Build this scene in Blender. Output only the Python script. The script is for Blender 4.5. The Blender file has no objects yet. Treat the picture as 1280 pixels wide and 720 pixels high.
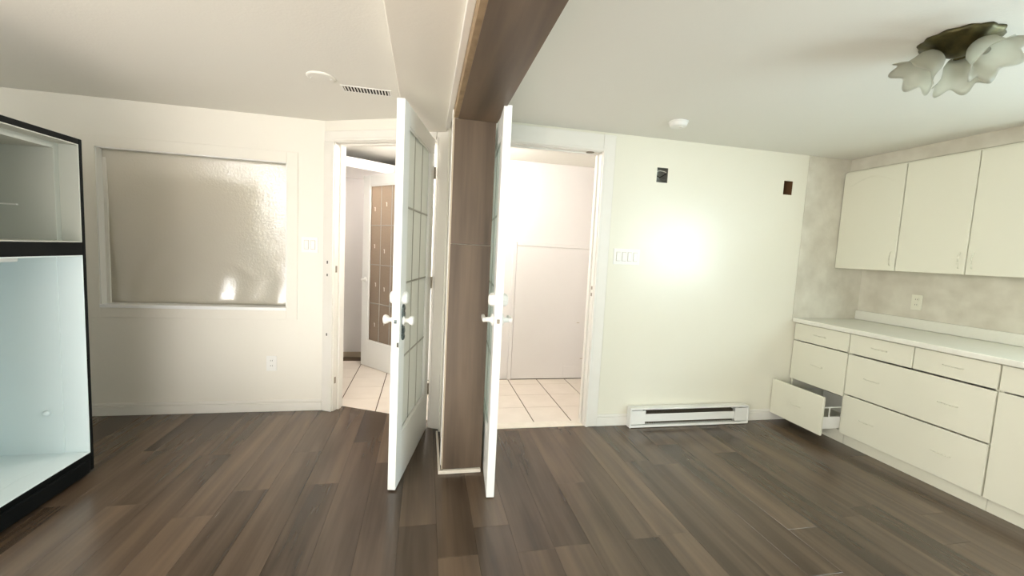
import bpy, math, random
from mathutils import Vector, Matrix
random.seed(7)
sc = bpy.context.scene
COL = sc.collection

# ------------------------------------------------------------------ camera
CAM_H = 1.32
F_PX = 525.5
yaw, pitch, roll = (math.radians(a) for a in (11.8285, 5.0245, 2.8463))
fw = Vector((math.sin(yaw)*math.cos(pitch), math.cos(yaw)*math.cos(pitch), -math.sin(pitch)))
r0 = Vector((math.cos(yaw), -math.sin(yaw), 0)); u0 = r0.cross(fw)
rr = math.cos(roll)*r0 + math.sin(roll)*u0
uu = -math.sin(roll)*r0 + math.cos(roll)*u0
cam = bpy.data.cameras.new('camera'); co = bpy.data.objects.new('camera', cam); COL.objects.link(co)
cam.sensor_width = 36; cam.lens = F_PX/1280*36; cam.clip_start = .02
M = Matrix((rr, uu, -fw)).transposed().to_4x4(); M.translation = (0, 0, CAM_H)
co.matrix_world = M
sc.camera = co

# ------------------------------------------------------------------ world, daylight, exposure
sc.view_settings.view_transform = 'Standard'; sc.view_settings.look = 'None'
sc.view_settings.gamma = 1; sc.view_settings.use_curve_mapping = False
sc.view_settings.exposure = 0.36
w = bpy.data.worlds.new('World'); sc.world = w; w.use_nodes = True
bg = w.node_tree.nodes['Background']; bg.inputs[0].default_value = (.80, .90, 1, 1); bg.inputs[1].default_value = 1.2

def area(name, loc, direction, sx, sy, power, col):
    l = bpy.data.lights.new(name, 'AREA'); l.shape = 'RECTANGLE'; l.size = sx; l.size_y = sy
    l.energy = power; l.color = col
    o = bpy.data.objects.new(name, l); COL.objects.link(o); o.location = loc
    o.rotation_euler = Vector(direction).to_track_quat('-Z', 'Y').to_euler()
    return o
# daylight standing in the openings of the glazed doors and the kitchen window behind the camera
area('daylight_patio', (-1.25, -2.34, 1.05), (0, 1, .8), 2.3, 1.8, 72, (1, .98, .95))
area('daylight_left_window', (-2.91, -1.1, 1.62), (1, 0, .15), 2.0, .9, 100, (1, .98, .95))
area('daylight_kitchen', (3.76, .05, 1.48), (-1, 0, .1), 1.7, .9, 74, (.74, .94, 1))

sun = bpy.data.lights.new('sun', 'SUN'); sun.energy = 60; sun.angle = math.radians(.6); sun.color = (1, .98, .95)
so = bpy.data.objects.new('sun', sun); COL.objects.link(so); so.location = (-1, -6, 5)
so.rotation_euler = Vector((.04, 1, -.56)).to_track_quat('-Z', 'Y').to_euler()      # low sun through the patio door

# ------------------------------------------------------------------ materials
def mat(name, col, rough=.5, spec=.5, metal=0, noise=None, bump=None, **kw):
    """noise=(scale, amount, second colour) ; bump=(scale,strength)"""
    m = bpy.data.materials.new(name); m.use_nodes = True
    nt = m.node_tree; b = nt.nodes['Principled BSDF']
    b.inputs['Base Color'].default_value = (*col, 1); b.inputs['Roughness'].default_value = rough
    b.inputs['Specular IOR Level'].default_value = spec; b.inputs['Metallic'].default_value = metal
    for k, v in kw.items(): b.inputs[k.replace('_', ' ')].default_value = v
    tc = nt.nodes.new('ShaderNodeTexCoord')
    if noise:
        n = nt.nodes.new('ShaderNodeTexNoise'); n.inputs['Scale'].default_value = noise[0]; n.inputs['Detail'].default_value = 5
        nt.links.new(tc.outputs['Object'], n.inputs['Vector'])
        r = nt.nodes.new('ShaderNodeMapRange'); r.inputs[1].default_value = .35; r.inputs[2].default_value = .7; r.inputs[4].default_value = noise[1]
        nt.links.new(n.outputs['Fac'], r.inputs[0])
        x = nt.nodes.new('ShaderNodeMix'); x.data_type = 'RGBA'; x.inputs[6].default_value = (*col, 1); x.inputs[7].default_value = (*noise[2], 1)
        nt.links.new(r.outputs[0], x.inputs[0]); nt.links.new(x.outputs[2], b.inputs['Base Color'])
    if bump:
        n = nt.nodes.new('ShaderNodeTexNoise'); n.inputs['Scale'].default_value = bump[0]; n.inputs['Detail'].default_value = 3
        nt.links.new(tc.outputs['Object'], n.inputs['Vector'])
        bp = nt.nodes.new('ShaderNodeBump'); bp.inputs['Strength'].default_value = bump[1]; bp.inputs['Distance'].default_value = .01
        nt.links.new(n.outputs['Fac'], bp.inputs['Height']); nt.links.new(bp.outputs[0], b.inputs['Normal'])
    return m

def wood(name, dark, light, rough, axis, bump=.04, gscale=1.0):
    """plank laminate: tone per object, streaks along axis"""
    m = bpy.data.materials.new(name); m.use_nodes = True; nt = m.node_tree; b = nt.nodes['Principled BSDF']; L = nt.links.new
    tc = nt.nodes.new('ShaderNodeTexCoord'); oi = nt.nodes.new('ShaderNodeObjectInfo')
    add = nt.nodes.new('ShaderNodeVectorMath'); add.operation = 'MULTIPLY_ADD'
    add.inputs[1].default_value = (37, 91, 53)
    cmb = nt.nodes.new('ShaderNodeCombineXYZ')
    for i in range(3): L(oi.outputs['Random'], cmb.inputs[i])
    L(cmb.outputs[0], add.inputs[0]); L(tc.outputs['Object'], add.inputs[2])
    def streak(s_long, s_cross, detail):
        mp = nt.nodes.new('ShaderNodeMapping'); v = [s_cross]*3; v[axis] = s_long
        mp.inputs['Scale'].default_value = v; L(add.outputs[0], mp.inputs[0])
        n = nt.nodes.new('ShaderNodeTexNoise'); n.inputs['Scale'].default_value = gscale; n.inputs['Detail'].default_value = detail
        n.inputs['Distortion'].default_value = .25
        L(mp.outputs[0], n.inputs['Vector']); return n
    n1 = streak(.9, 10, 3); n2 = streak(1.4, 60, 3)
    def math_(op, a, bb):
        k = nt.nodes.new('ShaderNodeMath'); k.operation = op
        for i, v in enumerate((a, bb)):
            if isinstance(v, (int, float)): k.inputs[i].default_value = v
            else: L(v, k.inputs[i])
        return k.outputs[0]
    t = math_('ADD', math_('MULTIPLY', oi.outputs['Random'], .46), math_('MULTIPLY', n1.outputs['Fac'], 1.25))
    t = math_('ADD', t, math_('MULTIPLY', n2.outputs['Fac'], .26))
    t = math_('SUBTRACT', t, .52)
    x = nt.nodes.new('ShaderNodeMix'); x.data_type = 'RGBA'; x.clamp_factor = True
    x.inputs[6].default_value = (*dark, 1); x.inputs[7].default_value = (*light, 1)
    L(t, x.inputs[0]); L(x.outputs[2], b.inputs['Base Color'])
    rg = math_('ADD', math_('MULTIPLY', n2.outputs['Fac'], .08), rough); L(rg, b.inputs['Roughness'])
    bp = nt.nodes.new('ShaderNodeBump'); bp.inputs['Strength'].default_value = bump; bp.inputs['Distance'].default_value = .004
    L(n2.outputs['Fac'], bp.inputs['Height']); L(bp.outputs[0], b.inputs['Normal'])
    return m

def glass(name, col, rough, trans, tcol, bump=None):
    """obscured glass: part clear transmission, part scattered light, glossy skin"""
    m = bpy.data.materials.new(name); m.use_nodes = True; nt = m.node_tree; b = nt.nodes['Principled BSDF']; L = nt.links.new
    b.inputs['Base Color'].default_value = (*col, 1); b.inputs['Roughness'].default_value = rough
    b.inputs['Transmission Weight'].default_value = 1; b.inputs['IOR'].default_value = 1.35
    tr = nt.nodes.new('ShaderNodeBsdfTranslucent'); tr.inputs[0].default_value = (*tcol, 1)
    df = nt.nodes.new('ShaderNodeBsdfDiffuse'); df.inputs[0].default_value = (*tcol, 1)
    m1 = nt.nodes.new('ShaderNodeMixShader'); m1.inputs[0].default_value = .35; L(tr.outputs[0], m1.inputs[1]); L(df.outputs[0], m1.inputs[2])
    m2 = nt.nodes.new('ShaderNodeMixShader'); m2.inputs[0].default_value = trans; L(b.outputs[0], m2.inputs[1]); L(m1.outputs[0], m2.inputs[2])
    L(m2.outputs[0], nt.nodes['Material Output'].inputs[0])
    if bump:
        tc = nt.nodes.new('ShaderNodeTexCoord'); n = nt.nodes.new('ShaderNodeTexNoise'); n.inputs['Scale'].default_value = bump[0]
        L(tc.outputs['Object'], n.inputs['Vector'])
        bp = nt.nodes.new('ShaderNodeBump'); bp.inputs['Strength'].default_value = bump[1]; bp.inputs['Distance'].default_value = .01
        L(n.outputs['Fac'], bp.inputs['Height']); L(bp.outputs[0], b.inputs['Normal'])
    return m

def pane_mat():
    """wavy, finely dimpled plastic sheet with a glossy skin"""
    m = bpy.data.materials.new('obscured_pane'); m.use_nodes = True; nt = m.node_tree; b = nt.nodes['Principled BSDF']; L = nt.links.new
    b.inputs['Base Color'].default_value = (.75, .71, .61, 1); b.inputs['Roughness'].default_value = .11; b.inputs['IOR'].default_value = 1.7; b.inputs['Specular IOR Level'].default_value = .9
    tc = nt.nodes.new('ShaderNodeTexCoord')
    prev = None
    for sc_, st, di in ((2.2, 1.0, .006), (75, 1.0, .0013)):
        n = nt.nodes.new('ShaderNodeTexNoise'); n.inputs['Scale'].default_value = sc_; n.inputs['Detail'].default_value = 2; L(tc.outputs['Object'], n.inputs['Vector'])
        bp = nt.nodes.new('ShaderNodeBump'); bp.inputs['Strength'].default_value = st; bp.inputs['Distance'].default_value = di
        L(n.outputs['Fac'], bp.inputs['Height'])
        if prev: L(prev.outputs[0], bp.inputs['Normal'])
        prev = bp
    L(prev.outputs[0], b.inputs['Normal'])
    tr = nt.nodes.new('ShaderNodeBsdfTranslucent'); tr.inputs[0].default_value = (.6, .56, .48, 1)
    mx = nt.nodes.new('ShaderNodeMixShader'); mx.inputs[0].default_value = .25; L(b.outputs[0], mx.inputs[1]); L(tr.outputs[0], mx.inputs[2])
    L(mx.outputs[0], nt.nodes['Material Output'].inputs[0])
    return m

m_wall = mat('wall_paint_cream', (.83, .795, .705), .45, .4, noise=(2.2, .35, (.79, .75, .655)), bump=(60, .05))
m_wallr = mat('wall_paint_ivory', (.80, .77, .65), .28, .55, noise=(1.7, .5, (.77, .735, .605)), bump=(7, .10))
m_paper = mat('stripped_wallpaper', (.60, .565, .465), .7, .2, noise=(7, 1.0, (.72, .69, .585)), bump=(30, .2))
m_ceil = mat('ceiling_paint', (.84, .825, .755), .7, .2, bump=(90, .08))
m_hall = mat('hall_paint', (.82, .79, .765), .5, .3, noise=(3, .3, (.78, .745, .72)))
m_trim = mat('trim_white_gloss', (.83, .80, .73), .35, .5, noise=(9, .3, (.77, .73, .65)))
m_door = mat('door_white_paint', (.86, .86, .82), .35, .5)
m_sill = mat('sill_white', (.92, .92, .90), .3, .5)
m_white = mat('white_plastic', (.85, .84, .79), .35, .5)
m_cab = mat('cabinet_thermofoil', (.775, .76, .63), .38, .4)
m_count = mat('counter_laminate', (.80, .79, .70), .25, .5, noise=(40, .3, (.74, .72, .62)))
m_black = mat('fridge_black', (.004, .005, .005), .5, .08)
m_frz = mat('freezer_liner', (.50, .51, .45), .4, .4)
m_liner = mat('fridge_liner', (.78, .87, .87), .3, .5)
m_dark = mat('dark_void', (.02, .018, .015), .8, .1)
m_shadowgap = mat('slot_grey', (.10, .09, .07), .6, .2)
m_brass = mat('tarnished_brass', (.10, .085, .03), .45, .5, .7, noise=(30, .8, (.03, .028, .012)))
m_steel = mat('antique_steel', (.05, .06, .06), .35, .5, .8, noise=(60, .9, (.25, .30, .29)))
m_hinge = mat('hinge_metal', (.30, .26, .20), .4, .5, .7)
m_zinc = mat('zinc_box', (.22, .22, .19), .4, .5, .6)
m_copper = mat('wire_white', (.6, .58, .5), .5)
m_brownhole = mat('lath_brown', (.16, .085, .04), .8, .1)
m_raw = mat('raw_timber', (.36, .26, .155), .65, .3, noise=(25, .8, (.24, .17, .10)))
m_tile = mat('beige_tile', (.78, .70, .61), .3, .5, noise=(6, .7, (.70, .62, .53)))
m_grout = mat('brown_grout', (.13, .095, .065), .9, .1)
m_thr = mat('threshold_cream', (.80, .74, .64), .4, .4, noise=(18, .6, (.68, .61, .50)))
m_tan = mat('tan_baseboard', (.50, .42, .31), .6, .3)
m_plank = wood('vinyl_plank', (.025, .0155, .0095), (.158, .109, .072), .21, 1)
m_clad = wood('brown_laminate_cladding', (.036, .023, .013), (.195, .138, .090), .45, 2)
m_soff = wood('brown_laminate_soffit', (.036, .023, .013), (.195, .138, .090), .45, 1)
m_sub = mat('subfloor', (.05, .04, .03), .9, .1)
m_glass = glass('door_glass', (.95, .98, .95), .14, .80, (.88, .905, .86), (45, .35))
m_dimglass = glass('dimmed_door_glass', (.60, .51, .41), .25, .75, (.60, .51, .41), (45, .35))  # tan tint carries the darkness of the room behind the door
m_pane = pane_mat()
m_shade = glass('frosted_shade', (.95, .94, .87), .3, .5, (.60, .59, .50))
m_win = mat('clear_window', (1, 1, 1), .02, .5)
nt = m_win.node_tree; tb = nt.nodes.new('ShaderNodeBsdfTransparent'); mx = nt.nodes.new('ShaderNodeMixShader'); mx.inputs[0].default_value = .06
nt.links.new(tb.outputs[0], mx.inputs[1]); nt.links.new(nt.nodes['Principled BSDF'].outputs[0], mx.inputs[2]); nt.links.new(mx.outputs[0], nt.nodes['Material Output'].inputs[0])

# ------------------------------------------------------------------ mesh helpers
class MB:
    def __init__(s): s.v = []; s.f = []
    def box(s, x0, x1, y0, y1, z0, z1):
        n = len(s.v)
        s.v += [(x, y, z) for z in (z0, z1) for y in (y0, y1) for x in (x0, x1)]
        s.f += [tuple(n+i for i in q) for q in ((0,2,3,1),(4,5,7,6),(0,1,5,4),(2,6,7,3),(0,4,6,2),(1,3,7,5))]
        return s
    def prism(s, poly, z0, z1):
        n = len(s.v); k = len(poly)
        s.v += [(x, y, z0) for x, y in poly] + [(x, y, z1) for x, y in poly]
        s.f.append(tuple(n+i for i in reversed(range(k)))); s.f.append(tuple(n+k+i for i in range(k)))
        for i in range(k): j = (i+1) % k; s.f.append((n+i, n+j, n+k+j, n+k+i))
        return s
    def wall(s, xs, zs, y0, y1, holes):
        """slab in the xz plane with rectangular holes (x0,x1,z0,z1), one welded mesh"""
        X = sorted(set(list(xs) + [h[i] for h in holes for i in (0, 1)])); Z = sorted(set(list(zs) + [h[i] for h in holes for i in (2, 3)]))
        solid = lambda i, j: 0 <= i < len(X)-1 and 0 <= j < len(Z)-1 and not any(h[0]-1e-6 <= X[i] and X[i+1] <= h[1]+1e-6 and h[2]-1e-6 <= Z[j] and Z[j+1] <= h[3]+1e-6 for h in holes)
        idx = {}
        def V(i, j, k):
            if (i, j, k) not in idx: idx[(i, j, k)] = len(s.v); s.v.append((X[i], (y0, y1)[k], Z[j]))
            return idx[(i, j, k)]
        for i in range(len(X)-1):
            for j in range(len(Z)-1):
                if not solid(i, j): continue
                s.f.append((V(i,j,0), V(i+1,j,0), V(i+1,j+1,0), V(i,j+1,0)))
                s.f.append((V(i,j,1), V(i,j+1,1), V(i+1,j+1,1), V(i+1,j,1)))
                if not solid(i-1, j): s.f.append((V(i,j,0), V(i,j+1,0), V(i,j+1,1), V(i,j,1)))
                if not solid(i+1, j): s.f.append((V(i+1,j,0), V(i+1,j,1), V(i+1,j+1,1), V(i+1,j+1,0)))
                if not solid(i, j-1): s.f.append((V(i,j,0), V(i,j,1), V(i+1,j,1), V(i+1,j,0)))
                if not solid(i, j+1): s.f.append((V(i,j+1,0), V(i+1,j+1,0), V(i+1,j+1,1), V(i,j+1,1)))
        return s
    def tube(s, p0, p1, r0, r1=None, n=12):
        r1 = r0 if r1 is None else r1; p0 = Vector(p0); p1 = Vector(p1)
        return s.lathe(p0, p1-p0, [(0, r0), ((p1-p0).length, r1)], n, True)
    def lathe(s, o, axis, prof, n=20, cap=True, ruffle=None):
        """prof = [(distance along axis, radius)]"""
        o = Vector(o); a = Vector(axis).normalized(); e = a.orthogonal().normalized(); g = a.cross(e); b0 = len(s.v)
        for k, (t, r) in enumerate(prof):
            for i in range(n):
                th = 2*math.pi*i/n; rad = r; tt = t
                if ruffle: q = ruffle(k/(len(prof)-1), th); rad *= q[0]; tt += q[1]
                s.v.append(tuple(o + a*tt + (e*math.cos(th) + g*math.sin(th))*rad))
        for k in range(len(prof)-1):
            for i in range(n):
                j = (i+1) % n; s.f.append((b0+k*n+i, b0+k*n+j, b0+(k+1)*n+j, b0+(k+1)*n+i))
        if cap:
            s.f.append(tuple(b0+i for i in reversed(range(n)))); s.f.append(tuple(b0+(len(prof)-1)*n+i for i in range(n)))
        return s
    def build(s, name, m, parent=None, bevel=0, smooth=False, local=False, seg=2):
        off = Vector((0, 0, 0))
        if parent is not None and not local:
            q = parent
            while q is not None: off = off + q.location; q = q.parent
        me = bpy.data.meshes.new(name); me.from_pydata([tuple(Vector(v)-off) for v in s.v], [], s.f); me.update()
        me.materials.append(m)
        if smooth:
            for p in me.polygons: p.use_smooth = True
        o = bpy.data.objects.new(name, me); COL.objects.link(o)
        if parent is not None: o.parent = parent
        if bevel:
            b = o.modifiers.new('bevel', 'BEVEL'); b.width = bevel; b.segments = seg; b.limit_method = 'ANGLE'; b.angle_limit = .6
        return o
def B(*a): return MB().box(*a)
def tag(o, label=None, cat=None, group=None, kind=None):
    for k, v in (('label', label), ('category', cat), ('group', group), ('kind', kind)):
        if v: o[k] = v
    return o
def empty(name, loc, rz=0, **k):
    o = bpy.data.objects.new(name, None); COL.objects.link(o); o.location = loc; o.rotation_euler = (0, 0, rz); o.empty_display_size = .1
    return tag(o, **k)
def at_base(o, p):
    """move a single-mesh object's origin to its base point"""
    p = Vector(p); o.data.transform(Matrix.Translation(-p)); o.location = p; return o

# ------------------------------------------------------------------ key dimensions (metres)
ZC = 2.213                       # ceiling
YL, YR = 3.444, 2.956            # back wall of the left and of the right half
XL, XR, YB = -2.85, 3.70, -2.30  # left, right and rear walls
XP0, XP1, YP = .13, .365, 2.39   # end of the stub wall between the halves
PD = Vector((-.758, 3.444)); QD = Vector((.13, 2.998)); DD = (QD-PD).normalized(); ND = Vector((-DD.y, DD.x))   # angled door wall; ND points into the hall
WT = .12

# ------------------------------------------------------------------ floor: planks
sub = B(XL-.1, XR+.1, YB-.1, 5.2, -.06, -.0085).build('floor', m_sub); tag(sub, 'grey brown wood look vinyl plank floor', 'floor', kind='structure')
PW = .173; X0 = .091
def far_y(x):
    if x <= PD.x: return YL+.02
    if x < XP0: return YL - (x-PD.x)*(.446/.888) + .14
    return YR+.008
row_offs = {0: 1.70, 1: 1.88, 2: 1.69, 3: 1.70, 4: 2.20, 5: 1.70, 6: 1.71, 8: 2.34, -1: 1.93, -2: 2.55, -3: 1.62, -4: 2.35, -7: 2.13, 10: 1.66}
PL = 1.22; cache = {}
k = -17
while X0 + k*PW < XR:
    xa, xb = max(XL, X0+k*PW), min(XR, X0+(k+1)*PW)
    if xb > XL+.01:
        y = row_offs.get(k, 1.0+random.random()*PL) - 5*PL
        while y < 3.7:
            y0, y1 = max(y, YB), y+PL
            ya, yb = min(y1, far_y(xa+.0005)), min(y1, far_y(xb-.0005))
            if y1 > YB+.02 and min(ya, yb) > y0+.01:
                g = .0004
                key = tuple(round(q, 4) for q in (xb-xa, ya-y0, yb-y0))
                if key not in cache:
                    wx = xb-xa
                    o = MB().prism([(g, g), (wx-g, g), (wx-g, yb-y0-g), (g, ya-y0-g)], -.0085, 0).build('plank', m_plank, sub, bevel=.0006, seg=1)
                    cache[key] = o
                else:
                    o = cache[key].copy(); COL.objects.link(o)
                o.location = (xa, y0, 0)
            y += PL
    k += 1

# ------------------------------------------------------------------ hall floor: tiles
def clip(poly, p, n):
    out = []
    for i in range(len(poly)):
        a, b = Vector(poly[i]), Vector(poly[(i+1) % len(poly)]); da, db = (a-p).dot(n), (b-p).dot(n)
        if da >= 0: out.append(tuple(a))
        if da*db < 0: out.append(tuple(a + (b-a)*(da/(da-db))))
    return out
hf = MB()
thr_p = PD + ND*.125
hf.prism([(-1.0, 3.62), (thr_p.x, thr_p.y), (.15, 3.12), (.15, 2.966), (1.9, 2.966), (1.9, 5.2), (-1.0, 5.2)], -.0084, -.003)
hf = hf.build('hall_floor', m_grout); tag(hf, 'hall floor of square beige ceramic tiles with brown grout', 'floor', kind='structure')
T = .305
for i in range(-6, 4):
    for j in range(-1, 6):
        x, y = .87+i*T, 3.066+j*T
        if y > 4.14 and x > -.1: continue
        poly = [(x+.0045, y+.0016), (x+T-.0045, y+.0016), (x+T-.0045, y+T-.0016), (x+.0045, y+T-.0016)]
        if x < .2:
            poly = clip(poly, thr_p, ND)
            if len(poly) > 2: poly = clip(poly, Vector((.15, 0)), Vector((-1, 0)) if y < 3.1 else Vector((0, 1)))
        if y < 3.0 and x >= .2: continue
        if len(poly) > 2: poly = clip(poly, Vector((-.94, 0)), Vector((1, 0)))
        if len(poly) > 2: poly = clip(poly, Vector((1.82, 0)), Vector((-1, 0)))
        if len(poly) > 2 and x > -.1: poly = clip(poly, Vector((0, 4.137)), Vector((0, -1)))
        if len(poly) > 2: poly = clip(poly, Vector((0, 5.06)), Vector((0, -1)))
        if len(poly) > 2: MB().prism(poly, -.003, .0005).build('tile', m_tile, hf)
B(.405, 1.24, YR+.009, 3.064, -.003, .003).build('threshold', m_thr, hf, bevel=.002)

# ------------------------------------------------------------------ ceiling, bulkhead, beam
tag(B(XL-.1, XR+.1, YB-.1, 5.2, ZC, ZC+.08).build('ceiling', m_ceil), 'flat off white painted ceiling', 'ceiling', kind='structure')
XBL = -.16; ZB = 2.11
def diag_y(x): return YL - (x-PD.x)*(.446/.888)
bh = MB().prism([(XBL, YB), (.118, YB), (.118, diag_y(.118)-.001), (XBL, diag_y(XBL)-.001)], ZB, ZC).build('ceiling_bulkhead', m_wall, bevel=.004)
tag(bh, 'white drywall bulkhead dropped from the ceiling beside the brown beam', 'bulkhead', kind='structure')
beam = B(.156, .365, YB, YP+.01, 2.04, ZC).build('ceiling_beam', m_wall)
tag(beam, 'ceiling beam clad underneath in dark brown laminate', 'beam', kind='structure')
for y0, y1 in ((YB, -.2), (-.198, 1.02), (1.022, YP+.012)):
    B(.154, .372, y0, y1, 2.027, 2.04).build('cladding_board', m_soff, beam, bevel=.001)
B(.132, .156, YB, YP+.2, 2.032, 2.12).build('raw_edge', m_raw, beam, bevel=.001)
B(.104, .132, YB, YP+.45, 2.088, 2.112).build('edge_trim', m_trim, beam, bevel=.003)

# ------------------------------------------------------------------ walls
WIN = (-2.22, -1.018, .79, 1.89)
wl = MB().wall((XL-.1, PD.x), (0, ZC), YL, YL+WT, [WIN]).build('wall_back_left', m_wall)
tag(wl, 'cream wall around the obscured interior window', 'wall', kind='structure')
H1 = (1.737, 1.947); H2 = (2.864, 1.94)
OX0, OX1, OZ = .405, 1.24, 2.07
wr = MB().wall((XP0, XR+.1), (0, ZC), YR, YR+WT, [(OX0-.02, OX1+.02, 0, OZ+.02), (H1[0]-.046, H1[0]+.046, H1[1]-.055, H1[1]+.055), (H2[0]-.042, H2[0]+.042, H2[1]-.055, H2[1]+.055)]).build('wall_back_right', m_wallr)
tag(wr, 'glossy ivory wall with baseboard heater and two open electrical holes', 'wall', kind='structure')
# angled wall, local x along DD, local y into the hall
LD = (QD-PD).length
dw = empty('wall_door_left', (PD.x, PD.y, 0), math.atan2(DD.y, DD.x), label='angled cream wall around the glazed hall door', cat='wall', kind='structure')
DS0, DS1, DZ = .095, .905, 2.055
MB().wall((0, LD), (0, ZC), 0, WT, [(DS0-.02, DS1+.02, 0, DZ+.02)]).build('wall_body', m_wall, dw, local=True)
part = B(XP0+.012, XP1-.004, YP+.012, YR, 0, ZC).build('wall_partition', m_wall)
tag(part, 'stub wall between the two halves faced with brown laminate', 'wall', kind='structure')
B(XP0+.006, XP1, YP, YP+.012, .022, 1.343).build('cladding_board', m_clad, part, bevel=.001)
B(XP0+.006, XP1, YP, YP+.012, 1.345, 2.027).build('cladding_board', m_clad, part, bevel=.001)
B(XP0, XP0+.012, YP+.004, YP+.05, .02, 2.06).build('corner_trim', m_tan, part, bevel=.001)
B(XP0-.004, XP0+.012, YP+.052, YP+.12, .02, 2.10).build('corner_trim', m_trim, part, bevel=.002)
B(XP0-.018, XP1-.004, YP-.016, YP-.001, 0, .02).build('base_strip', m_thr, part, bevel=.002)
B(XP0-.018, XP0-.004, YP, 2.93, 0, .02).build('base_strip', m_thr, part, bevel=.002)
KW = (-.80, .90, 1.0, 1.96)
wk = MB().wall((YB-.1, YR+WT), (0, ZC), 0, WT, [KW]); wk.v = [(XR+v[1], v[0], v[2]) for v in wk.v]; wk.f = [tuple(reversed(f)) for f in wk.f]
tag(wk.build('wall_right', m_paper), 'mottled stripped wallpaper wall behind the kitchen cabinets', 'wall', kind='structure')
LW = (-2.1, -.1, 1.12, 2.10)
wk = MB().wall((YB-.1, YL+WT), (0, ZC), 0, .1, [LW]); wk.v = [(XL-v[1], v[0], v[2]) for v in wk.v]
tag(wk.build('wall_left', m_wall), 'plain cream wall behind the black refrigerator', 'wall', kind='structure')
PT = (-2.45, -.05, 0, 2.05)
tag(MB().wall((XL-.1, XR+.1), (0, ZC), YB-WT, YB, [PT]).build('wall_rear', m_wall), 'rear wall with the patio door opening', 'wall', kind='structure')
# wallpaper strip on the return of the back wall beside the cabinets
B(3.04, XR, YR-.004, YR, .86, ZC-.001).build('wallpaper_strip', m_paper, wr)
# hall
tag(B(-.12, 1.85, 4.16, 4.26, 0, ZC).build('wall_hall_back', m_hall), 'pale pinkish hall wall with low access panel', 'wall', kind='structure')
tag(B(1.85, 1.95, YR+WT, 4.26, 0, ZC).build('wall_hall_right', m_hall), 'pale hall side wall', 'wall', kind='structure')
tag(B(-1.05, .3, 5.08, 5.2, 0, ZC).build('wall_hall_far', m_hall), 'pale wall at the far end of the hall', 'wall', kind='structure')
tag(B(-1.05, -.95, YL+WT, 5.08, 0, ZC).build('wall_hall_left', m_hall), 'pale wall on the hall side of the window room', 'wall', kind='structure')
tag(B(-.02, .08, 4.26, 5.08, 0, ZC).build('wall_hall_closet', m_hall), 'wall behind the far glazed door', 'wall', kind='structure')
tag(B(XL-.1, -1.05, 5.0, 5.1, 0, ZC).build('wall_window_room', m_wall), 'back wall of the room behind the interior window', 'wall', kind='structure')
tag(B(XL-.1, XL, YL+WT, 5.0, 0, ZC).build('wall_window_room_side', m_wall), 'side wall of the room behind the interior window', 'wall', kind='structure')
hb = MB().prism([(-.95, 4.20), (-.30, 4.62), (-.13, 4.62), (-.13, 5.08), (-.95, 5.08)], 2.045, 2.14).build('hall_bulkhead', m_hall)
tag(hb, 'low white bulkhead under the hall ceiling', 'bulkhead', kind='structure')
bb = B(-.95, -.02, 5.065, 5.08, 0, .06).build('baseboard_hall', m_tan); tag(bb, 'narrow tan baseboard at the far end of the hall', 'baseboard', kind='structure')
# soffit above upper cabinets
tag(B(3.454, XR, 1.2, YR-.004, 2.118, ZC).build('ceiling_soffit', m_paper), 'mottled soffit box above the upper cabinets', 'soffit', kind='structure')

# ------------------------------------------------------------------ baseboards
o = B(XL, PD.x-.004, YL-.014, YL, 0, .066).build('baseboard_left', m_trim, bevel=.003); tag(o, 'moulded cream baseboard under the interior window', 'baseboard', kind='structure')
B(XL, PD.x-.004, YL-.009, YL, .067, .09).build('cap_moulding', m_trim, o, bevel=.004)
o = B(OX1+.095, 3.06, YR-.014, YR, 0, .07).build('baseboard_right', m_trim, bevel=.003); tag(o, 'moulded ivory baseboard on the heater wall', 'baseboard', kind='structure')
B(OX1+.095, 3.06, YR-.009, YR, .071, .092).build('cap_moulding', m_trim, o, bevel=.004)

# ------------------------------------------------------------------ door frames
def frame(root, x0, x1, z, cw, ct, depth, lc=True, rc=True, local=True, strikes=()):
    """jambs, stops and casing of an opening; local y=0 is the room face, +y into the wall"""
    Bm = lambda n, *a, m=m_trim, bev=.002: B(*a).build(n, m, root, bevel=bev, local=local)
    Bm('jamb', x0-.018, x0, -.001, depth, 0, z+.018); Bm('jamb', x1, x1+.018, -.001, depth, 0, z+.018); Bm('head_jamb', x0, x1, -.001, depth, z, z+.018)
    Bm('door_stop', x0, x0+.012, .05, .085, 0, z); Bm('door_stop', x1-.012, x1, .05, .085, 0, z); Bm('door_stop', x0+.012, x1-.012, .05, .085, z-.012, z)
    if lc: Bm('casing', x0-.006-cw, x0-.006, -.016, 0, 0, z+.006, bev=.004)
    if rc:
        Bm('casing', x1+.006, x1+.006+cw, -.012, 0, 0, z+.006+ct, bev=.004); Bm('casing_bead', x1+.006, x1+.026, -.018, -.012, 0, z+.006, bev=.003)
    Bm('head_casing', x0-.006-(cw if lc else 0), x1+.006, -.012, 0, z+.006, z+.006+ct, bev=.004); Bm('casing_bead', x0, x1+.006, -.018, -.012, z+.006, z+.026, bev=.003)
fr1 = empty('trim_1', (PD.x, PD.y, 0), math.atan2(DD.y, DD.x), label='worn cream frame of the doorway in the angled wall', cat='door frame', kind='structure')
frame(fr1, DS0, DS1, DZ, .085, .075, WT, True, False)
for z, hh in ((1.155, .022), (1.06, .018), (.60, .02)):
    B(DS0-.055, DS0-.045, -.018, -.015, z, z+hh).build('screw_hole', m_shadowgap, fr1, local=True)
for z in (1.09, .22):
    B(DS0-.002, DS0+.002, .012, .03, z, z+.05).build('strike_plate', m_hinge, fr1, local=True)
fr2 = empty('trim_2', (0, YR, 0), 0, label='ivory frame of the square doorway beside the brown post', cat='door frame', kind='structure')
frame(fr2, OX0, OX1, OZ, .095, .12, WT, False, True)
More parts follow.
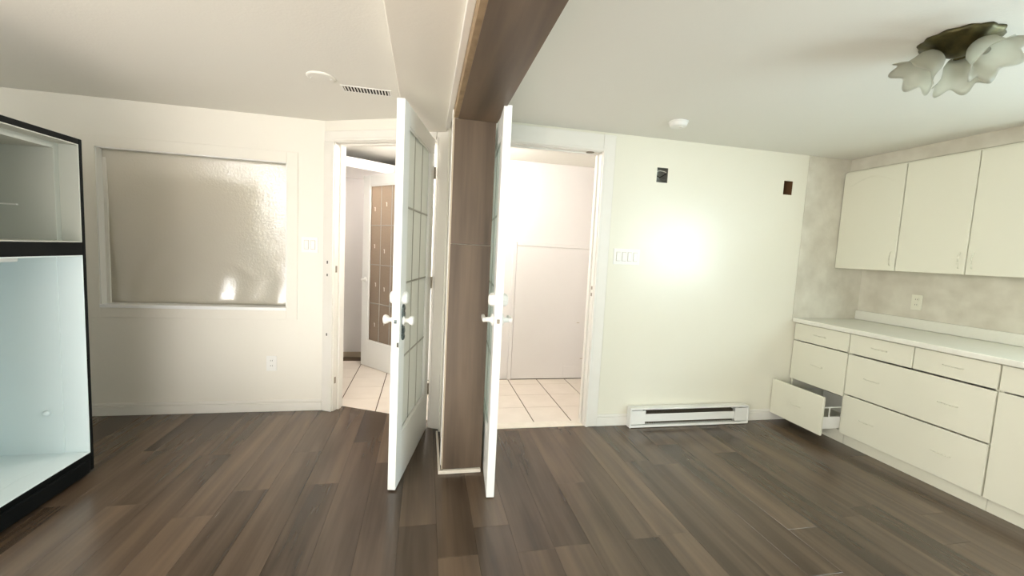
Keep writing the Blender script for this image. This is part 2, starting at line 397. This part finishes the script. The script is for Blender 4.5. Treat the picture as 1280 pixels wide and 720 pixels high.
MB().lathe((1.16, .03, OZ-.001), (0, 0, -1), [(0, .03), (.004, .03), (.006, .02)], 20).build('catch_plate', m_hinge, fr2, local=True)
for z in (1.06, 1.01):
    B(OX1-.003, OX1+.001, .012, .03, z, z+.025).build('strike_plate', m_hinge, fr2, local=True)

# ------------------------------------------------------------------ french doors
def hinge(root, z, y):
    MB().tube((-.004, y, z-.04), (-.004, y, z+.04), .006, n=8).build('hinge', m_hinge, root, local=True)
def french(name, label, H, Fp, side, z0, z1, gm, hz=()):
    """H hinge end, Fp free end of the face on the local +y (side=-1) or -y (side=+1) side"""
    H = Vector(H); Fp = Vector(Fp); d = Fp-H; wd = d.length
    root = empty(name, (H.x, H.y, 0), math.atan2(d.y, d.x), label=label, cat='door', kind='structure')
    t = .042; ya, yb = (-t, 0) if side < 0 else (0, t)
    st, tr, brl = .112, .105, .28
    Bm = lambda n, m, bev, *a: B(*a).build(n, m, root, bevel=bev, local=True)
    Bm('stile', m_door, .003, 0, st, ya, yb, z0, z1); Bm('stile', m_door, .003, wd-st, wd, ya, yb, z0, z1)
    Bm('top_rail', m_door, .003, st, wd-st, ya, yb, z1-tr, z1); Bm('bottom_rail', m_door, .003, st, wd-st, ya, yb, z0, z0+brl)
    gx0, gx1, gz0, gz1 = st, wd-st, z0+brl, z1-tr; ym = (ya+yb)/2
    for e in (ya+.004, yb-.012):      # glazing beads on both faces
        Bm('glazing_bead', m_door, .002, gx0, gx0+.012, e, e+.008, gz0, gz1); Bm('glazing_bead', m_door, .002, gx1-.012, gx1, e, e+.008, gz0, gz1)
        Bm('glazing_bead', m_door, .002, gx0+.012, gx1-.012, e, e+.008, gz0, gz0+.012); Bm('glazing_bead', m_door, .002, gx0+.012, gx1-.012, e, e+.008, gz1-.012, gz1)
    cw, rh = (gx1-gx0)/3, (gz1-gz0)/4; c = .004
    for i in range(3):
        for j in range(4):
            B(gx0+i*cw+c, gx0+(i+1)*cw-c, ym-.003, ym+.003, gz0+j*rh+c, gz0+(j+1)*rh-c).build('pane', gm, root, local=True)
    mm = m_came
    for i in (1, 2): Bm('muntin', mm, .001, gx0+i*cw-c, gx0+i*cw+c, ym-.006, ym+.006, gz0, gz1)
    for j in (1, 2, 3): Bm('muntin', mm, .001, gx0, gx1, ym-.0065, ym+.0065, gz0+j*rh-c*1.3, gz0+j*rh+c*1.3)
    for z in hz: hinge(root, z, (yb if side < 0 else ya)+.004*(-side))
    return root, wd, ya, yb
m_came = mat('grey_came', (.42, .42, .38), .5, .4)
# left door
d1, w1, ya, yb = french('door_1', 'white french door with obscured panes standing open on the angled wall', (.044, 3.012), (-.120, 2.226), -1, .008, 2.048, m_glass, (1.83, 1.07, .30))
def knob(root, x, y, z, s, m=m_white, nm='knob', r=.026, ln=.055):
    MB().lathe((x, y, z), (0, s, 0), [(0, .030), (.006, .030), (.008, .013), (ln*.45, .012), (ln*.6, r*.8), (ln*.8, r), (ln*.95, r*.85), (ln, r*.4)], 20).build(nm, m, root, smooth=True, local=True)
for s, y in ((1, yb), (-1, ya)):
    MB().lathe((w1-.062, y, 1.045), (0, s, 0), [(0, .034), (.016, .034), (.024, .028), (.026, .01)], 20).build('deadbolt', m_white, d1, smooth=False, local=True, bevel=.002)
pl = MB()
pl.box(w1-.088, w1-.036, yb, yb+.007, .83, .99); 
plate = pl.build('escutcheon', m_steel, d1, bevel=.004, local=True)
for z, r in ((.99, .020), (.955, .024), (.87, .022), (.835, .018)):
    MB().lathe((w1-.062, yb, z), (0, 1, 0), [(0, r), (.007, r), (.012, r*.6), (.013, r*.2)], 12).build('rosette', m_steel, plate, local=True)
knob(d1, w1-.062, yb+.005, .925, 1, m_white)
knob(d1, w1-.062, ya, .925, -1, m_white, ln=.062)
B(w1, w1+.0015, ya+.009, yb-.009, .86, .985).build('latch_plate', m_trim, d1, bevel=.0005, local=True)
B(w1, w1+.005, ya+.014, yb-.014, .915, .935).build('latch_bolt', m_steel, d1, bevel=.001, local=True)
B(w1, w1+.003, yb-.012, yb-.002, .79, .815).build('paint_chip', m_shadowgap, d1, local=True)
# right door
d2, w2, ya, yb = french('door_2', 'white french door with lever handles swung open beside the brown post', (.424, 2.938), (.356, 2.104), 1, .006, 2.035, m_glass, (1.83, 1.07, .30))
for s, y in ((1, yb), (-1, ya)):
    MB().lathe((w2-.062, y, 1.062), (0, s, 0), [(0, .038), (.018, .034), (.030, .022), (.031, .005)], 8).build('deadbolt', m_white, d2, local=True, bevel=.001)
    MB().lathe((w2-.062, y, .955), (0, s, 0), [(0, .033), (.008, .033), (.016, .014), (.05, .012)], 16).build('lever_rose', m_white, d2, smooth=True, local=True)
    B(w2-.17, w2-.048, min(y+s*.04, y+s*.058), max(y+s*.04, y+s*.058), .943, .967).build('lever', m_white, d2, bevel=.006, local=True)
B(w2, w2+.0015, ya+.009, yb-.009, .90, 1.01).build('latch_plate', m_trim, d2, bevel=.0005, local=True)
B(w2, w2+.006, ya+.014, yb-.014, .945, .967).build('latch_bolt', m_hinge, d2, bevel=.001, local=True)
# hall door
d3, w3, ya, yb = french('door_3', 'white french door with panes tinted tan for the dark room behind, half open in the tiled hall', (-.165, 4.185), (-.658, 4.748), -1, .006, 2.03, m_dimglass)
MB().lathe((w3-.06, yb, .94), (0, 1, 0), [(0, .026), (.006, .026), (.010, .011), (.045, .01)], 16).build('lever_rose', m_white, d3, smooth=True, local=True)
B(w3-.15, w3-.05, yb+.036, yb+.05, .93, .95).build('lever', m_white, d3, bevel=.005, local=True)
for i in range(3):
    for j in range(4):
        x = .112+(i+.5)*(w3-.224)/3 + random.uniform(-.02, .02); z = .286+(j+.45)*.41 + random.uniform(-.05, .05)
        q = MB(); q.box(x-.005, x+.005, yb-.0180, yb-.0165, z-.02, z+.02); q.box(x, x+.013, yb-.0180, yb-.0165, z+.012, z+.021)
        q.build('tape_mark', m_white, d3, local=True)

# ------------------------------------------------------------------ interior window
wn = empty('window_1', (-1.62, YL, 0), label='interior window with textured obscured pane', cat='window', kind='structure')
x0, x1, z0, z1 = WIN; dp = .07
pq = MB(); NX, NZ = 90, 60                    # loose plastic sheet: leans out at the top, wrinkled along the bottom
for k in range(NZ+1):
    for i in range(NX+1):
        x = x0+.004+(x1-x0-.008)*i/NX; z = z0+.018+(z1-z0-.022)*k/NZ
        fade = max(0, 1-(z-z0)/(.34+.06*math.sin(6*x)+.04*math.sin(17*x+1)))**.7*min(1, (x-x0)/.2)*min(1, (x1-x)/.1)
        y = YL+dp+.004+(1.34-z)*.045 + fade*(.012*math.sin(11*x+4*z)+.004*math.sin(29*x-9*z)+.006*math.sin(20*z+5*x))
        pq.v.append((x, y, z))
for k in range(NZ):
    for i in range(NX):
        q = k*(NX+1)+i; pq.f.append((q, q+1, q+NX+2, q+NX+1))
pn = pq.build('pane', m_pane, wn, smooth=True); pn.modifiers.new('thick', 'SOLIDIFY').thickness = .002

for a in ((x0, x0+.008, z0, z1), (x1-.008, x1, z0, z1), (x0, x1, z1-.008, z1)):
    B(a[0], a[1], YL, YL+WT, a[2], a[3]).build('reveal', m_white, wn)
B(x0-.0, x1, YL-.012, YL+WT, z0-.006, z0+.018).build('sill', m_sill, wn, bevel=.003)
B(x0+.008, x0+.03, YL+dp-.018, YL+dp-.004, z0+.012, z1-.01).build('glazing_stop', m_trim, wn, bevel=.002)
cw = .075
for a in ((x0-cw, x0, z0-cw, z1+cw), (x1, x1+cw, z0-cw, z1+cw), (x0, x1, z1, z1+cw), (x0, x1, z0-cw, z0-.006)):
    B(a[0], a[1], YL-.006, YL, a[2], a[3]).build('casing', m_wall, wn, bevel=.002)

# ------------------------------------------------------------------ glazed openings behind the camera
def glazing(name, label, cat, to, spans, z0, z1, fw_=.06):
    root = empty(name, to(sum(spans[0]+spans[-1])/4, 0), label=label, cat=cat, kind='structure')
    def bx(n, m, a0, a1, c0, c1, za, zb, bev=.003):
        p, q = to(a0, c0), to(a1, c1)
        B(min(p[0], q[0]), max(p[0], q[0]), min(p[1], q[1]), max(p[1], q[1]), za, zb).build(n, m, root, bevel=bev)
    for a, b in spans:
        bx('frame', m_white, a, a+fw_, .02, .07, z0, z1); bx('frame', m_white, b-fw_, b, .02, .07, z0, z1)
        bx('frame', m_white, a+fw_, b-fw_, .02, .07, z0, z0+fw_); bx('frame', m_white, a+fw_, b-fw_, .02, .07, z1-fw_, z1)
    return root
glazing('door_4', 'white framed sliding glass patio door in the rear wall', 'door', lambda a, c: (a, YB+.0-c+.09, 0), [(-2.45, -1.25), (-1.25, -.05)], 0, 2.05)
glazing('window_2', 'white framed kitchen window over the counter', 'window', lambda a, c: (XR+c-.09, a, 0), [(-.80, .05), (.05, .90)], 1.0, 1.96)

glazing('window_3', 'white framed slider window in the left wall', 'window', lambda a, c: (XL-c+.09, a, 0), [(-2.1, -1.1), (-1.1, -.1)], 1.12, 2.10)

# ------------------------------------------------------------------ hall access panel
ap = B(.90, 1.80, 4.141, 4.159, .006, 1.375).build('access_panel', m_hall, bevel=.002); at_base(ap, (1.35, 4.16, 0))
tag(ap, 'low flat white access panel on the hall wall', 'panel')
ap2 = lambda n, *a: B(*a).build(n, m_hall, ap, bevel=.002)
ap2('panel_trim', .862, .897, 4.138, 4.159, .0, 1.41); ap2('panel_trim', .90, 1.80, 4.138, 4.159, 1.378, 1.41)
ap2('patch_board', 1.46, 1.72, 4.138, 4.1415, .01, .135)
for x, z in ((1.58, .60), (1.70, .21), (1.64, .215)):
    B(x, x+.03, 4.1405, 4.1418, z, z+.006).build('scuff', m_tan, ap)

# ------------------------------------------------------------------ refrigerator
FX, FY0, FY1, FZ = -1.74, 1.885, 2.615, 1.778
fr = empty('refrigerator', (-2.10, 2.25, 0), label='black framed doorless refrigerator with white interior beside the window wall', cat='refrigerator')
bxf = lambda n, m, *a, p=fr, bev=.004: B(*a).build(n, m, p, bevel=bev)
XB = -2.46
bxf('side_panel', m_black, XB, FX, FY1-.022, FY1, .02, FZ); bxf('side_panel', m_black, XB, FX, FY0, FY0+.022, .02, FZ)
bxf('top_panel', m_black, XB, FX, FY0+.022, FY1-.022, FZ-.028, FZ); bxf('back_panel', m_black, XB, XB+.02, FY0+.022, FY1-.022, .02, FZ-.028)
bxf('divider', m_black, XB+.1, FX, FY0+.022, FY1-.022, 1.188, 1.254)
bxf('base', m_black, XB+.02, FX, FY0+.022, FY1-.022, .02, .122)
for y in (FY0+.06, FY1-.05):
    MB().tube((FX-.05, y, 0), (FX-.05, y, .022), .018, n=12).build('foot', m_hinge, fr)
bxf('base_grille', m_black, FX-.001, FX+.012, FY0+.05, FY1-.05, .022, .095)
def liner(name, z0, z1, dep, step, sd, lmat=None):
    """five sided white tub with a stepped mouth"""
    l = MB(); ya, yb = FY0+.022, FY1-.022; t = .006
    l.box(FX-sd, FX-.001, ya, ya+t, z0, z1); l.box(FX-sd, FX-.001, yb-t, yb, z0, z1)
    l.box(FX-sd, FX-.001, ya+t, yb-t, z1-t, z1); l.box(FX-sd, FX-.001, ya+t, yb-t, z0, z0+t)
    s = t+step
    l.box(FX-dep, FX-sd, ya, ya+s, z0, z1); l.box(FX-dep, FX-sd, yb-s, yb, z0, z1)
    l.box(FX-dep, FX-sd, ya+s, yb-s, z1-s, z1); l.box(FX-dep, FX-sd, ya+s, yb-s, z0, z0+t)
    l.box(FX-dep-t, FX-dep, ya, yb, z0, z1)
    return l.build(name, lmat, fr, bevel=.0015)
lf = liner('freezer_liner', 1.254, FZ-.028, .52, .028, .085, m_frz)
lm = liner('fridge_liner', .122, 1.188, .56, .003, .11, m_liner)
B(FX-.5, FX-.24, FY1-.066, FY1-.056, 1.425, 1.432).build('shelf_rail', m_white, lf)
B(FX-.33, FX-.18, 2.28, 2.47, 1.15, 1.182).build('lamp_housing', m_white, lm, bevel=.008)
MB().lathe((-1.92, FY1-.031, .35), (0, -1, 0), [(0, .016), (.012, .014), (.018, .008), (.02, .002)], 14).build('shelf_peg', m_liner, lm, smooth=True)
B(FX, FX+.0015, FY0+.2, FY0+.28, .035, .05).build('badge', m_steel, fr)

# ------------------------------------------------------------------ kitchen: base cabinets
CX = 3.07                                     # plane of drawer fronts
def carcass(name, label, y0, y1, shelf_open=True):
    root = empty(name, (3.38, (y0+y1)/2, 0), label=label, cat='cabinet')
    b = lambda n, *a: B(*a).build(n, m_cab, root, bevel=.001)
    b('side_panel', CX+.02, XR-.012, y0+.001, y0+.017, .085, .845); b('side_panel', CX+.02, XR-.012, y1-.017, y1-.001, .085, .845)
    b('bottom_panel', CX+.02, XR-.012, y0+.017, y1-.017, .085, .101); b('back_panel', XR-.018, XR-.012, y0+.017, y1-.017, .101, .845)
    b('top_rail', CX+.02, CX+.1, y0+.017, y1-.017, .83, .845)
    b('toe_kick', CX+.05, CX+.066, y0, y1, 0, .084)
    return root
def pull(parent, x, y, z, ln=.10, vertical=False):
    """thin white bow pull"""
    q = MB(); n = 8; pts = []
    for i in range(n+1):
        t = i/n*math.pi; off = -.012*math.sin(t)**.6 if 0 < i < n else 0
        s_ = -ln/2*math.cos(t)
        pts.append((x+off-.001, y, z+s_) if vertical else (x+off-.001, y+s_, z))
    for a, c in zip(pts[:-1], pts[1:]): q.tube(a, c, .0032, n=6)
    q.build('pull', m_cab, parent, smooth=True)
def front(root, name, y0, y1, z0, z1, x=CX, pulls=(.5,), inset=.0):
    f = B(x, x+.019, y0+.003, y1-.003, z0, z1).build(name, m_cab, root, bevel=.004, seg=3)
    off = root.location
    class Pp: pass
    for u in pulls:
        q = MB(); n = 8; ln = .10; yc = y0+(y1-y0)*u; zc = (z0+z1)/2
        pts = [(x-.001-(.012*math.sin(i/n*math.pi)**.6 if 0 < i < n else 0), yc-ln/2*math.cos(i/n*math.pi), zc) for i in range(n+1)]
        for a, c in zip(pts[:-1], pts[1:]): q.tube(a, c, .0032, n=6)
        o = q.build('pull', m_cab, f, smooth=True, local=True)
        o.data.transform(Matrix.Translation(-off))
    return f
cA = carcass('drawer_cabinet', 'white three drawer cabinet with bottom drawer pulled open', 2.478, YR-.005)
front(cA, 'drawer', 2.478, YR-.005, .698, .838); front(cA, 'drawer', 2.478, YR-.005, .365, .690)
zo = .068
xo = 2.905
od = front(cA, 'drawer', 2.478, YR-.005, zo, .36, x=xo)
ob = lambda n, m, *a: (lambda o: o.data.transform(Matrix.Translation(-cA.location)))(B(*a).build(n, m, od, local=True, bevel=.001))
ob('drawer_bottom', m_cab, xo+.019, xo+.50, 2.51, YR-.035, .115, .125)
for y in (2.50, YR-.045): ob('drawer_side', m_white, xo+.019, xo+.50, y, y+.012, .11, .20)
ob('drawer_back', m_white, xo+.488, xo+.50, 2.512, YR-.045, .11, .26)
for y in (2.503, YR-.042):
    ob('gallery_rail', m_white, xo+.019, xo+.488, y, y+.006, .268, .276); ob('gallery_rail', m_white, xo+.09, xo+.097, y, y+.006, .20, .268)
cB = carcass('drawer_cabinet.001', 'wide white cabinet with two small over two wide drawers', 1.648, 2.476)
front(cB, 'drawer', 2.062, 2.476, .698, .838); front(cB, 'drawer', 1.648, 2.062, .698, .838)
front(cB, 'drawer', 1.648, 2.476, .392, .688, pulls=(.25, .78)); front(cB, 'drawer', 1.648, 2.476, .088, .384, pulls=(.25, .78))
cC = carcass('base_cabinet', 'white base cabinet with one drawer over a door', .85, 1.646)
front(cC, 'drawer', .85, 1.646, .698, .838); front(cC, 'cabinet_door', 1.25, 1.646, .088, .690, pulls=()); front(cC, 'cabinet_door', .85, 1.25, .088, .690, pulls=())

ct = B(3.04, XR-.003, .84, YR-.006, .845, .879).build('countertop', m_count, bevel=.006, seg=3)
at_base(ct, (3.37, 1.9, .845)); tag(ct, 'long white laminate countertop with low backsplash over the drawer cabinets', 'countertop')
B(XR-.024, XR-.003, .84, YR-.006, .880, .957).build('backsplash', m_count, ct, bevel=.004)
B(3.11, 3.2, 2.88, 2.93, .879, .8795).build('stain', m_tan, ct) if False else None
MB().lathe((3.21, 2.80, .8792), (0, 0, 1), [(0, .012), (.0006, .011)], 10).build('stain', m_tan, ct)
MB().lathe((3.16, 2.68, .8792), (0, 0, 1), [(0, .010), (.0006, .009)], 10).build('stain', m_tan, ct)

# ------------------------------------------------------------------ upper cabinets
UX, UZ0, UZ1 = 3.40, 1.312, 2.108
def upper(name, label, y0, y1, doors):
    root = empty(name, (3.55, (y0+y1)/2, UZ0), label=label, cat='cabinet')
    B(UX+.02, XR-.004, y0+.001, y1-.001, UZ0+.002, UZ1).build('body', m_cab, root, bevel=.001)
    for a, b, hs in doors:
        f = B(UX, UX+.019, a+.003, b-.003, UZ0, UZ1-.012).build('cabinet_door', m_cab, root, bevel=.004, seg=3)
        off = root.location
        q = MB(); yc = a+.035 if hs < 0 else b-.035; n = 8
        pts = [(UX-.001-(.012*math.sin(i/n*math.pi)**.6 if 0 < i < n else 0), yc, UZ0+.09-.05*math.cos(i/n*math.pi)) for i in range(n+1)]
        for p, c in zip(pts[:-1], pts[1:]): q.tube(p, c, .0032, n=6)
        q.build('pull', m_cab, f, smooth=True, local=True).data.transform(Matrix.Translation(-off))
        # raised cathedral arch moulding
        q = MB(); wy = b-a; pts = []
        for i in range(25):
            u = -1+2*i/24; pts.append((UX, (a+b)/2+u*(wy/2-.06), UZ1-.125+.055*math.cos(u*math.pi/2)**1.2 if abs(u) < 1 else UZ1-.125))
        for p, c in zip(pts[:-1], pts[1:]): q.tube(p, c, .0016, n=6)
        if len(doors) == 1: q.build('arch_moulding', m_cab, f, smooth=True, local=True).data.transform(Matrix.Translation(-off))
    return root
upper('upper_cabinet', 'single door white upper cabinet against the ivory wall', 2.482, YR-.008, [(2.482, YR-.008, -1)])
upper('upper_cabinet.001', 'double door white upper cabinet further along the soffit', 1.652, 2.480, [(2.066, 2.480, -1), (1.652, 2.066, 1)])

# ------------------------------------------------------------------ baseboard heater
hx0, hx1, hy, hz = 1.585, 2.645, YR-.072, .158
ht = empty('baseboard_heater', ((hx0+hx1)/2, YR-.015, 0), label='long white electric baseboard heater on the ivory wall', cat='heater')
hbx = lambda n, m, *a, bev=.002: B(*a).build(n, m, ht, bevel=bev)
hbx('back_plate', m_white, hx0+.01, hx1-.01, YR-.02, YR-.0145, .008, hz-.004)
hbx('end_cap', m_white, hx0, hx0+.012, hy-.004, YR-.0145, 0, hz, bev=.004)
hbx('end_cap', m_white, hx1-.012, hx1, hy-.004, YR-.0145, 0.004, hz-.008, bev=.006)
hbx('terminal_cover', m_white, hx0+.013, hx0+.13, hy, hy+.006, .028, hz-.022); hbx('terminal_cover', m_white, hx1-.13, hx1-.013, hy, hy+.006, .028, hz-.022)
hbx('top_cover', m_white, hx0+.012, hx1-.012, hy-.002, YR-.0145, hz-.014, hz-.001)
hbx('front_panel', m_white, hx0+.131, hx1-.131, hy+.004, hy+.010, .046, .108, bev=.003)
hbx('bottom_tray', m_white, hx0+.012, hx1-.012, hy-.004, YR-.0145, .004, .022)
hbx('element_box', m_shadowgap, hx0+.131, hx1-.131, hy+.045, YR-.021, .03, .13)
for i in range(40):
    x = hx0+.145+i*(hx1-hx0-.29)/39
    hbx('fin', m_hinge, x-.0008, x+.0008, hy+.014, hy+.044, .026, .125, bev=0)

# ------------------------------------------------------------------ switches and outlets
def plate(name, label, cat, c, ax, w_, h_, gangs, kind, m_white=m_white):
    """ax: 'y' plate faces -y, 'x' plate faces -x"""
    root = empty(name, c, 0 if ax == 'y' else -math.pi/2, label=label, cat=cat)
    B(-w_/2, w_/2, -.006, 0, -h_/2, h_/2).build('cover_plate', m_white, root, bevel=.002, local=True)
    for i in range(gangs):
        x = (i-(gangs-1)/2)*.046
        if kind == 'rocker':
            B(x-.0165, x+.0165, -.0066, -.0055, -.034, .034).build('rocker_gap', m_tan, root, local=True)
            B(x-.0145, x+.0145, -.011, -.006, -.032, .032).build('rocker', m_white, root, bevel=.002, local=True)
        else:
            for z in (-.02, .02):
                MB().lathe((x, -.0055, z), (0, -1, 0), [(0, .0165), (.003, .016), (.0032, .002)], 16).build('receptacle', m_white, root, local=True)
                for dx in (-.006, .006): B(x+dx-.0012, x+dx+.0012, -.0092, -.008, z-.002, z+.008).build('slot', m_shadowgap, root, local=True)
    return root
plate('light_switch', 'four gang white rocker switch plate on the ivory wall', 'switch', (1.492, YR, 1.319), 'y', .215, .118, 4, 'rocker')
plate('light_switch.001', 'double white rocker switch plate beside the interior window', 'switch', (-.858, YL, 1.291), 'y', .118, .118, 2, 'rocker')
plate('wall_outlet', 'white duplex outlet low on the window wall', 'outlet', (-1.122, YL, .376), 'y', .072, .116, 1, 'outlet')
plate('wall_outlet.001', 'white duplex outlet above the countertop backsplash', 'outlet', (XR, 2.51, 1.081), 'x', .072, .116, 1, 'outlet', m_cab)

# ------------------------------------------------------------------ open electrical boxes
def recess(name, label, cat, c, w_, h_, m, dep):
    x, z = c; root = empty(name, (x, YR+.01, z-h_), label=label, cat=cat)
    q = MB(); t = .0015; y0, y1 = YR+.002, YR+dep
    q.box(x-w_, x-w_+t, y0, y1, z-h_, z+h_); q.box(x+w_-t, x+w_, y0, y1, z-h_, z+h_); q.box(x-w_+t, x+w_-t, y0, y1, z+h_-t, z+h_); q.box(x-w_+t, x+w_-t, y0, y1, z-h_, z-h_+t); q.box(x-w_, x+w_, y1-t, y1, z-h_, z+h_)
    q.build('box_shell', m, root); return root
e1 = recess('electrical_box', 'open square electrical box with loose wires above the switch plate', 'electrical box', H1, .046, .055, m_zinc, .06)
for k, (zz, amp) in enumerate(((.025, .012), (.0, -.014), (-.022, .010))):
    q = MB(); pts = [(H1[0]-.040+.080*i/8, YR+.022-.006*math.sin(i), H1[1]+zz+amp*math.sin(i/8*math.pi*(1+k*.4))) for i in range(9)]
    for a, b in zip(pts[:-1], pts[1:]): q.tube(a, b, .0035, n=6)
    q.build('wire', (m_copper, m_dark, m_zinc)[k], e1, smooth=True)
recess('wall_hole', 'dark rectangular hole cut in the wall beside the stripped wallpaper', 'wall hole', H2, .042, .055, m_brownhole, .09)

# ------------------------------------------------------------------ ceiling fittings
sd = empty('smoke_detector', (1.59, 2.56, ZC), label='round white smoke detector on the ceiling', cat='smoke detector')
MB().lathe((1.59, 2.56, ZC), (0, 0, -1), [(0, .062), (.008, .062), (.010, .057), (.026, .054), (.034, .046), (.036, .01)], 28).build('housing', m_white, sd, smooth=False, bevel=.002)
MB().lathe((1.60, 2.545, ZC-.035), (0, 0, -1), [(0, .014), (.004, .012)], 16).build('test_button', m_trim, sd)
cp = empty('ceiling_cover', (-.585, 2.55, ZC), label='blank round cover plate on the ceiling beside the vent', cat='cover plate')
MB().lathe((-.585, 2.55, ZC), (0, 0, -1), [(0, .075), (.006, .075), (.010, .066), (.011, .02)], 28).build('disc', m_ceil, cp, smooth=False, bevel=.001)
for dx in (-.05, .05): MB().lathe((-.585+dx, 2.55, ZC-.010), (0, 0, -1), [(0, .005), (.003, .004)], 8).build('screw', m_white, cp)
vt = empty('ceiling_vent', (-.363, 2.68, ZC), label='slotted white ceiling vent near the angled door wall', cat='vent')
VY0, VY1 = 2.635, 2.735
for y in (VY0, VY1-.010): B(-.505, -.225, y, y+.010, ZC-.003, ZC).build('vent_frame', m_white, vt)
for x in (-.505, -.237): B(x, x+.012, VY0+.010, VY1-.010, ZC-.003, ZC).build('vent_frame', m_white, vt)
B(-.493, -.237, VY0+.010, VY1-.010, ZC-.0012, ZC-.0003).build('duct_dark', m_dark, vt)
for i in range(15):
    x = -.488+i*.0172; B(x, x+.0075, VY0+.010, VY1-.010, ZC-.003, ZC-.0013).build('slat', m_white, vt)

LX, LY = 1.975, 1.315
lt = empty('ceiling_light', (LX, LY, ZC), label='ceiling light with three ruffled frosted glass tulip shades on tarnished brass', cat='ceiling light')
MB().lathe((LX, LY, ZC), (0, 0, -1), [(0, .115), (.006, .118), (.016, .112), (.026, .085), (.042, .06), (.06, .035), (.068, .008)], 48, True,
           lambda u, th: (1+.045*math.cos(12*th)*(1-u), 0)).build('canopy', m_brass, lt, smooth=True)
for az in (146, 26, 266):
    a = math.radians(az); dh = Vector((math.cos(a), math.sin(a), 0)); dn = (dh*.66 + Vector((0, 0, -.75))).normalized()
    p = Vector((LX, LY, ZC-.028)) + dh*.04
    hd = MB().lathe(p, dn, [(0, .016), (.03, .020), (.045, .024), (.05, .016)], 16).build('socket', m_brass, lt, smooth=True)
    sh = MB().lathe(p+dn*.030, dn, [(0, .024), (.008, .036), (.026, .047), (.05, .050), (.072, .055), (.092, .067), (.104, .082)], 72, False,
               lambda u, th: (1+.12*u**4*math.cos(6*th), .012*u**4*math.cos(6*th))).build('shade', m_shade, lt, smooth=True)
    sm = sh.modifiers.new('thick', 'SOLIDIFY'); sm.thickness = .003
    MB().lathe(p+dn*.045, dn, [(0, .008), (.015, .011), (.025, .015), (.033, .013), (.038, .003)], 16).build('bulb', m_shade, lt, smooth=True)

# ------------------------------------------------------------------ hall lamp and two added fill lamps (out of view)
def dome_lamp(name, label, loc, power, col, r=.14):
    root = empty(name, loc, label=label, cat='ceiling light')
    MB().lathe(loc, (0, 0, -1), [(0, r*1.05), (.015, r*1.05), (.018, r*.9)], 32).build('lamp_base', m_white, root)
    e = mat(name+'_glow', (.9, .9, .9), .4); e.node_tree.nodes['Principled BSDF'].inputs['Emission Color'].default_value = (*col, 1); e.node_tree.nodes['Principled BSDF'].inputs['Emission Strength'].default_value = 3
    MB().lathe(loc, (0, 0, -1), [(.018, r*.9), (.05, r*.8), (.075, r*.5), (.085, r*.1)], 32).build('lamp_bowl', e, root, smooth=True)
    l = bpy.data.lights.new(name, 'POINT'); l.energy = power; l.color = col; l.shadow_soft_size = .08
    o = bpy.data.objects.new(name+'_light', l); COL.objects.link(o); o.location = (0, 0, -.16); o.parent = root
dome_lamp('hall_lamp', 'domed ceiling lamp in the tiled hall', (.20, 3.55, ZC), 37, (1, .945, .915))
dome_lamp('window_room_fill', 'added fill lamp in the room behind the interior window', (-1.35, 4.1, ZC), 14, (1, .95, .80))  # added lamp, lights the obscured pane from behind
dome_lamp('hall_far_fill', 'small added fill lamp at the far end of the hall', (-.22, 4.88, 2.045), 4, (1, .94, .90), .07)  # added to brighten the far hall wall, hidden behind the hall door
